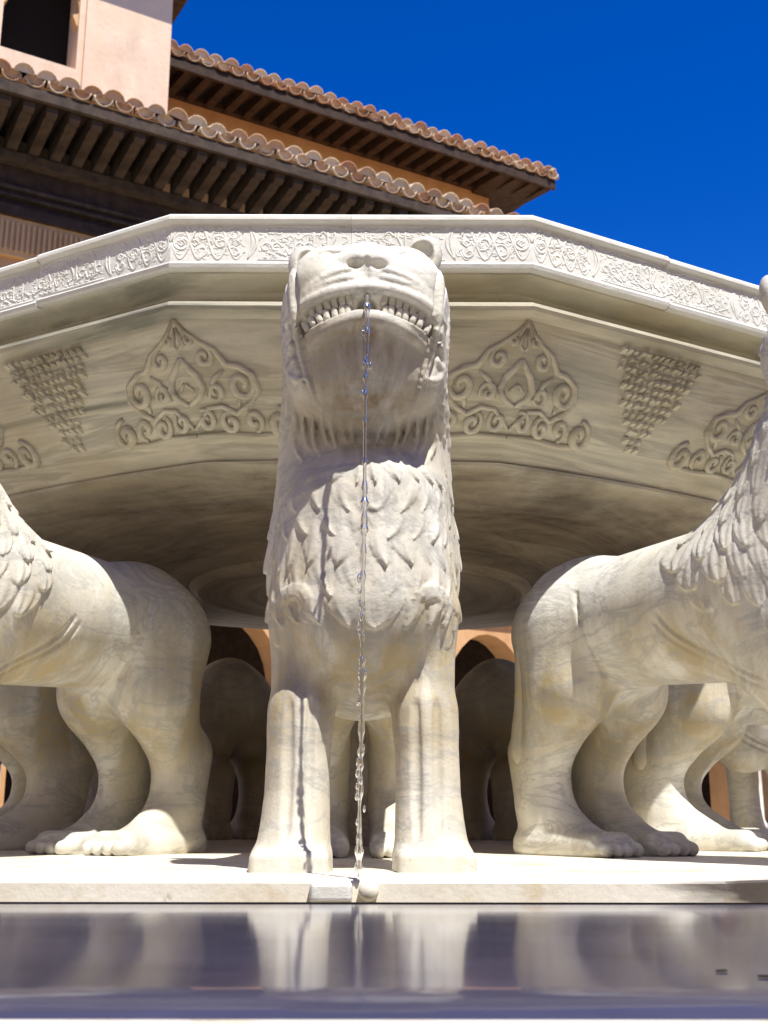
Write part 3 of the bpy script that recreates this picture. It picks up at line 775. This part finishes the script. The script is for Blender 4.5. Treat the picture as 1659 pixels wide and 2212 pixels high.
# channel floor, wet stone lip, reflecting sheet
def ring(r0, r1, z0, z1, n=96, k=0.0):
    V, Q = lathe([(r0, z0, k), (r1, z1, k)], n); return V, [q for q in Q]
V, Q = lathe([(1.905, -.14, 0), (1.905, -.0235, 0), (1.915, -.0205, 0), (1.925, -.0205, 0), (1.925, -.14, 0)], 12*8)
o = link('channel_kerb', mesh_np('channel_kerb', np.array(V), Q, M['void'], False)); o['kind'] = 'structure'
V, Q = lathe([(1.922, -.0215, 0), (2.60, -.0215, 0), (2.628, -.0222, 0), (2.645, -.0248, 0), (2.662, -.030, 0), (2.676, -.0375, 0), (2.70, -.055, 0)], 12*20)
o = link('water', mesh_np('water', np.array(V), Q, M['water'], True)); o['kind'] = 'structure'
V, Q = lathe([(2.716, -.10, 0), (2.716, -.026, 0), (2.722, -.021, 0), (3.05, -.021, 0), (3.1, -.05, 0), (3.1, -.2, 0)], 12*8)
o = link('pavement', mesh_np('pavement', np.array(V), Q, M['plinth'], False)); o['kind'] = 'structure'
gv = [(-60, -60, -.10), (60, -60, -.10), (60, 80, -.10), (-60, 80, -.10)]
o = link('ground', mesh_np('ground', np.array(gv), [(0, 1, 2, 3)], M['ground'], False)); o['kind'] = 'structure'

# two dead leaves on the wet stone
def leaf(label, x, y, rz, L):
    m = MB(); V = []; n = 7
    for i in range(n):
        t = i/(n-1); w_ = L*.26*math.sin(math.pi*(t*.96+.02))**.8
        for sx_ in (-1, 0, 1): V.append((sx_*w_, L*(t-.5), .0010+.0006*abs(sx_)))
    Fq = [(i*3+k, i*3+k+1, i*3+k+4, i*3+k+3) for i in range(n-1) for k in (0, 1)]
    m.add(V, Fq)
    o = m.link('dead_leaf', M['leaf'], None, True, (x, y, -.0215), (0, 0, rz)); o['label'] = label; o['category'] = 'leaf'; o['group'] = 'dead leaves on the wet stone'
    so_ = o.modifiers.new('thickness', 'SOLIDIFY'); so_.thickness = .0006
leaf('larger dark dead leaf lying on the wet stone at lower right', .292, -2.562, 1.2, .010)
leaf('smaller dark dead leaf just left of the larger one, lower right', .272, -2.535, 1.9, .008)

#==BUILD==
# ------------------------------------------------------------------ buildings: frame s along the wall, q away from the court, z up
cu, su = math.cos(R_(30)), math.sin(R_(30))
def W(s, q, z): return (cu*s-su*q, su*s+cu*q, z)
ROT = R_(30)
gal = thing('gallery_building', 'ochre gallery wing with dark rafters under a clay tile eave, behind the basin', 'building', W(0, 9, -.1))
def gpart(mb, name, mat, parent, base=None, **kw):
    o = mb.link(name, mat, None, **kw); o.parent = parent; o.matrix_parent_inverse = Matrix.Translation(-Vector(parent.location)); return o
ZE, QE = 7.10, 8.0          # eave edge of the gallery
S0, S1 = -6.0, 14.0
m = MB(); m.box((S0, 9.0, 2.5), (S1, 9.4, 5.75), W)
AP, AH, A0 = 1.68, .60, 3.42
for k in range(-5, 7):
    c = A0+AP*k; N = 14
    m.box((c+AH, 9.0, -.1), (c+AP-AH, 9.4, 2.5), W)
    prof = [(-AH, -.1), (-AH, 1.30)]+[(-AH*math.cos(math.pi*i/N)*(1.03 if 0 < i < 4 or N-4 < i < N else 1), 1.30+.93*math.sin(math.pi*i/N)**.9) for i in range(N+1)]+[(AH, -.1)]
    for (a, b), (c2, d) in zip(prof[2:-2], prof[3:-1]):
        m.add([W(c+a, 9.0, b), W(c+c2, 9.0, d), W(c+c2, 9.0, 2.5), W(c+a, 9.0, 2.5), W(c+a, 9.4, b), W(c+c2, 9.4, d)], [(0, 1, 2, 3), (0, 4, 5, 1)])
wall = gpart(m, 'wall', M['ochre'], gal)
m = MB(); m.box((S0, 11.5, -.1), (S1, 11.7, 3.0), W); m.box((S0, 9.4, 2.6), (S1, 11.5, 2.7), W); gpart(m, 'gallery_interior', M['frieze'], gal)
for k in range(-5, 7):
    c = A0+AP*k+AP/2
    for d in (-.11, .11):
        m = MB(); m.tube([W(c+d, 8.86, z_) for z_ in (-.1, -.02, .0, .05, 1.0, 1.02, 1.18, 1.2)], [.09, .09, .07, .055, .052, .075, .095, .1], 12); gpart(m, 'column', M['column'], gal, smooth=True)
    m = MB(); m.box((c-.24, 8.78, 1.2), (c+.24, 8.998, 1.3), W); gpart(m, 'capital_block', M['column'], gal)
m = MB(); m.box((S0, 8.93, 5.75), (S1, 9.35, 6.18), W); gpart(m, 'stucco_band', M['stucco'], gal)
m = MB()
s = S0+.02
i = 0
while s < S1:
    if -1.5 < s < 6:
        m.box((s, 8.905, 5.80), (s+.028, 8.932, 6.12), W)
    s += .056; i += 1
gpart(m, 'stucco_fluting', M['stucco'], gal)
m = MB(); m.box((S0, 8.88, 6.18), (S1, 9.35, 6.30), W); gpart(m, 'cornice_board', M['frieze'], gal)
m = MB(); m.box((S0, 8.96, 6.30), (S1, 9.35, 6.78), W); gpart(m, 'wood_frieze', M['frieze'], gal)
m = MB(); m.box((S0, 8.92, 6.50), (S1, 8.96, 6.54), W); m.box((S0, 8.90, 6.40), (S1, 8.96, 6.43), W); gpart(m, 'moulding', M['wood'], gal)
m = MB(); m.box((S0, 8.82, 6.78), (S1, 9.35, 6.88), W); gpart(m, 'wall_beam', M['wood'], gal)
m = MB(); m.box((S0, 8.03, 7.06), (S1, 8.08, 7.16), W); gpart(m, 'fascia_board', M['wood'], gal)
# sloping boards above the rafters
def prism(pts, s0, s1):
    n = len(pts); V = [W(s0, q, z) for q, z in pts]+[W(s1, q, z) for q, z in pts]
    F_ = [tuple(range(n)), tuple(range(n, 2*n))[::-1]]+[(i, i+n, (i+1) % n+n, (i+1) % n) for i in range(n)]
    return V, F_
m = MB(); m.add(*prism([(8.04, 7.15), (9.3, 7.27), (9.3, 7.31), (8.04, 7.19)], S0, S1)); gpart(m, 'eave_boarding', M['wood'], gal)
m = MB(); m.add(*prism([(8.10, 7.192), (9.3, 7.312), (12.5, 8.0), (12.5, 8.62), (8.03, 7.21)], S0, S1)); gpart(m, 'roof_deck', M['ochre'], gal)
# rafters with shaped ends
raf = MB()
pr = [(8.10, 7.0), (8.16, 6.965), (8.24, 6.99), (8.32, 6.96), (8.95, 6.885), (8.95, 7.235), (8.12, 7.155)]
V, F_ = prism([(q-8.0, z-7.0) for q, z in pr], -.055, .055)
def toloc(mesh_pts): return mesh_pts
def local_prism(pts, s0, s1):
    n = len(pts); V = [(s0, q, z) for q, z in pts]+[(s1, q, z) for q, z in pts]
    return V, [tuple(range(n)), tuple(range(n, 2*n))[::-1]]+[(i, i+n, (i+1) % n+n, (i+1) % n) for i in range(n)]
raf.add(*local_prism([(q-8.0, z-7.0) for q, z in pr], -.055, .055))
raf_me = raf.mesh('rafter', M['wood'])
def place(name, me, parent, s, q, z, rot=(0, 0, 0)):
    o = bpy.data.objects.new(name, me); C.objects.link(o); o.parent = parent
    o.location = Vector(W(s, q, z))-Vector(parent.location); o.rotation_euler = (rot[0], rot[1], ROT+rot[2]); return o
SP = .232
k = 0
s = -1.2
while s < 9.0:
    place('rafter', raf_me, gal, s, 8.0, 7.0); s += SP
# clay tiles: tapering barrel tiles, covers and pans
def tile_mesh(name, r0, r1, L, up=1, th=.012, n=9):
    V = []; F_ = []
    for yy, r in ((0, r0), (L, r1)):
        for rr in (r, r-th):
            for i in range(n):
                a = math.pi*i/(n-1); V.append((rr*math.cos(a), yy, up*rr*math.sin(a)*.92))
    A, B, A2, B2 = 0, n, 2*n, 3*n
    for i in range(n-1):
        F_ += [(A+i, A+i+1, A2+i+1, A2+i), (B+i+1, B+i, B2+i, B2+i+1), (A+i+1, A+i, B+i, B+i+1), (A2+i, A2+i+1, B2+i+1, B2+i)]
    F_ += [(A, A2, B2, B), (A+n-1, B+n-1, B2+n-1, A2+n-1)]
    if up > 0:     # mortar packed into the mouth of the tile
        c0 = len(V)
        for i in range(n):
            a = math.pi*i/(n-1); V.append(((r0-th)*.99*math.cos(a), .022, (r0-th)*.99*math.sin(a)*.92))
        F_.append(tuple(range(c0, c0+n)))
    return mesh_np(name, np.array(V), F_, M['tile'], True)
cov_me = [tile_mesh('cover_tile', .108*f_, .088, .44) for f_ in (1, 1.05, .95)]
pan_me = tile_mesh('pan_tile', .100, .088, .44, -1)
PITCH = R_(17.5)
rs = np.random.RandomState(21)
def tile_rows(parent, s0, s1, qe, ze, rows, sp=SP):
    nt_ = int((s1-s0)/sp)
    for rrow in range(rows):
        for i in range(nt_):
            s = s0+sp*i
            q = qe+.33*rrow*math.cos(PITCH); z = ze+.33*rrow*math.sin(PITCH)
            j = rs.uniform
            place('cover_tile', cov_me[rs.randint(3)], parent, s+j(-.012, .012), q-.045+j(-.02, .02), z+.088+j(-.010, .010), (PITCH-R_(2)+j(-.06, .05), j(-.10, .10), j(-.09, .09)))
            if rrow == 0: place('bed_tile', cov_me[rs.randint(3)], parent, s+sp/2+j(-.01, .01), q+.0+j(-.012, .012), z+.035, (PITCH+j(-.03, .03), j(-.05, .05), j(-.04, .04)))
            if rrow == 0: place('pan_tile', pan_me, parent, s+sp/2+j(-.008, .008), q-.035+j(-.015, .015), z+.085, (PITCH, j(-.03, .03), j(-.03, .03)))
tile_rows(gal, -1.3, 9.0, 8.03, 7.19, 3)
m = MB(); m.box((S0, 8.94, 2.38), (S1, 9.0, 2.45), W); gpart(m, 'string_moulding', M['plaster'], gal)

# tower with the double window
tow = thing('tower_house', 'peach plastered upper storey with a dark arched window above the gallery roof', 'building', W(0, 9.2, 7.2))
QT = 9.25
def hole_wall(mb, s0, s1, z0, z1, hs0, hs1, hz0, hz1, q0, q1):
    for a, b, c, d in ((s0, hs0, z0, z1), (hs1, s1, z0, z1), (hs0, hs1, z0, hz0), (hs0, hs1, hz1, z1)):
        mb.box((a, q0, c), (b, q1, d), W)
TS = 2.48
m = MB(); hole_wall(m, -2.6, TS, 7.0, 10.6, .52, 1.37, 8.36, 10.0, QT, QT+.5); 
m.box((TS-.45, QT+.5, 7.0), (TS, QT+3.5, 10.6), W); m.box((-2.6, QT+.5, 7.), (-2.2, QT+3.5, 10.6), W)
tw = gpart(m, 'wall', M['plaster'], tow)
m = MB(); m.box((1.44, QT-.05, 7.0), (1.56, QT, 10.6), W); gpart(m, 'pilaster_strip', M['plaster'], tow)
m = MB(); m.box((-2.6, QT+.45, 8.0), (2.3, QT+.499, 10.5), W); gpart(m, 'window_recess', M['void'], tow)
# window arch: horseshoe spandrels
sp_ = MB(); pts = []
for side in (-1, 1):
    for i in range(12):
        t0, t1 = i/12*math.pi/2, (i+1)/12*math.pi/2
        def arcp(t): return (.945+side*.425*math.cos(t), 9.12+.62*math.sin(t))
        (a, b), (c, d) = arcp(t0), arcp(t1)
        ex = .945+side*.43
        P4 = [(a, b), (ex, b), (ex, d), (c, d)]
        sp_.add([W(x, QT+.04, z) for x, z in P4]+[W(x, QT+.16, z) for x, z in P4], [(0, 1, 2, 3), (7, 6, 5, 4), (0, 3, 7, 4)])
    ex = .945+side*.425
    sp_.add([W(ex, QT+.04, 9.12), W(ex-side*.07, QT+.04, 9.08), W(ex-side*.03, QT+.04, 8.98), W(ex, QT+.04, 8.94),
             W(ex, QT+.16, 9.12), W(ex-side*.07, QT+.16, 9.08), W(ex-side*.03, QT+.16, 8.98), W(ex, QT+.16, 8.94)],
            [(0, 1, 2, 3), (7, 6, 5, 4), (0, 4, 5, 1), (1, 5, 6, 2), (2, 6, 7, 3)])
gpart(sp_, 'window_arch', M['stucco'], tow)
m = MB(); m.box((-2.9, QT-.5, 10.3), (TS+.42, QT+3.6, 10.45), W); gpart(m, 'eave', M['wood'], tow)

# the farther upper building with its own tiled eave
far = thing('upper_building', 'darker red-ochre upper building with a deep shaded tiled eave against the blue sky', 'building', W(0, 12.0, 7.5))
QF, ZF = 11.0, 10.20
SF0, SF1 = 1.5, 9.78
m = MB(); m.box((SF0, 12.0, 7.6), (9.1, 16, 10.24), W); gpart(m, 'wall', M['ochre'], far)
m = MB(); m.box((SF0, 11.9, 10.24), (8.85, 12.05, 10.34), W); gpart(m, 'wall_beam', M['frieze'], far)
m = MB(); m.add(*prism([(11.05, 10.22), (12.6, 10.60), (12.6, 10.66), (11.05, 10.27)], SF0, SF1-.02)); gpart(m, 'eave_boarding', M['frieze'], far)
m = MB(); m.add(*prism([(11.12, 10.29), (12.6, 10.68), (16, 10.7), (14.0, 11.15)], SF0, SF1-.6)); gpart(m, 'roof_deck', M['ochre'], far)
m = MB(); m.box((SF0, 11.05, 10.10), (SF1, 11.10, 10.26), W); gpart(m, 'fascia_board', M['frieze'], far)
raf2 = MB(); raf2.add(*local_prism([(.12, -.04), (.2, -.07), (.98, .03), (.98, .24), (.12, .05)], -.06, .06)); raf2_me = raf2.mesh('rafter', M['frieze'])
s = SF0+.1
while s < SF1:
    place('rafter', raf2_me, far, s, 11.0, 10.2); s += .30
tile_rows(far, SF0, SF1+.05, 11.03, 10.26, 3, .225)
for i in range(9):
    place('hip_tile', cov_me[i % 3], far, SF1-.06-.33*i*.62, 11.0+i*.29, 10.33+i*.105, (R_(16), 0, R_(38)))
m = MB(); m.box((8.75, 11.12, 10.20), (SF1-.04, 15.8, 10.3), W); gpart(m, 'end_eave', M['frieze'], far)

# ------------------------------------------------------------------ the other three sides of the enclosed court (beyond the frame, they bound the sky)
def court_side(label, s0, s1, q0, q1, h):
    t = thing('court_gallery', label, 'building', W((s0+s1)/2, (q0+q1)/2, -.1))
    m = MB(); m.box((s0, q0, -.1), (s1, q1, h), W); gpart(m, 'wall', M['ochre'], t)
    e = .5; m = MB(); m.box((s0-e, q0-e, h), (s1+e, q1+e, h+.25), W); gpart(m, 'eave', M['wood'], t)
    m = MB(); ext = [(s0-e, q0-e), (s1+e, q0-e), (s1+e, q1+e), (s0-e, q1+e)]
    sc_, qc_ = (s0+s1)/2, (q0+q1)/2; ds, dq = max(0, (s1-s0-(q1-q0))/2), max(0, (q1-q0-(s1-s0))/2)
    V = [W(a, b, h+.253) for a, b in ext]+[W(sc_-ds, qc_-dq, h+1.3), W(sc_+ds, qc_-dq, h+1.3), W(sc_+ds, qc_+dq, h+1.3), W(sc_-ds, qc_+dq, h+1.3)]
    m.add(V, [(0, 1, 5, 4), (1, 2, 6, 5), (2, 3, 7, 6), (3, 0, 4, 7), (4, 5, 6, 7)]); gpart(m, 'roof', M['tile'], t)
court_side('ochre gallery wing closing the court behind the viewer', -16, 18, -15, -11, 7.5)
court_side('ochre gallery wing closing the left side of the court', -14, -10, -10, 14, 7.0)
court_side('ochre gallery wing closing the right side of the court', 15.5, 19, -10, 16, 5.6)
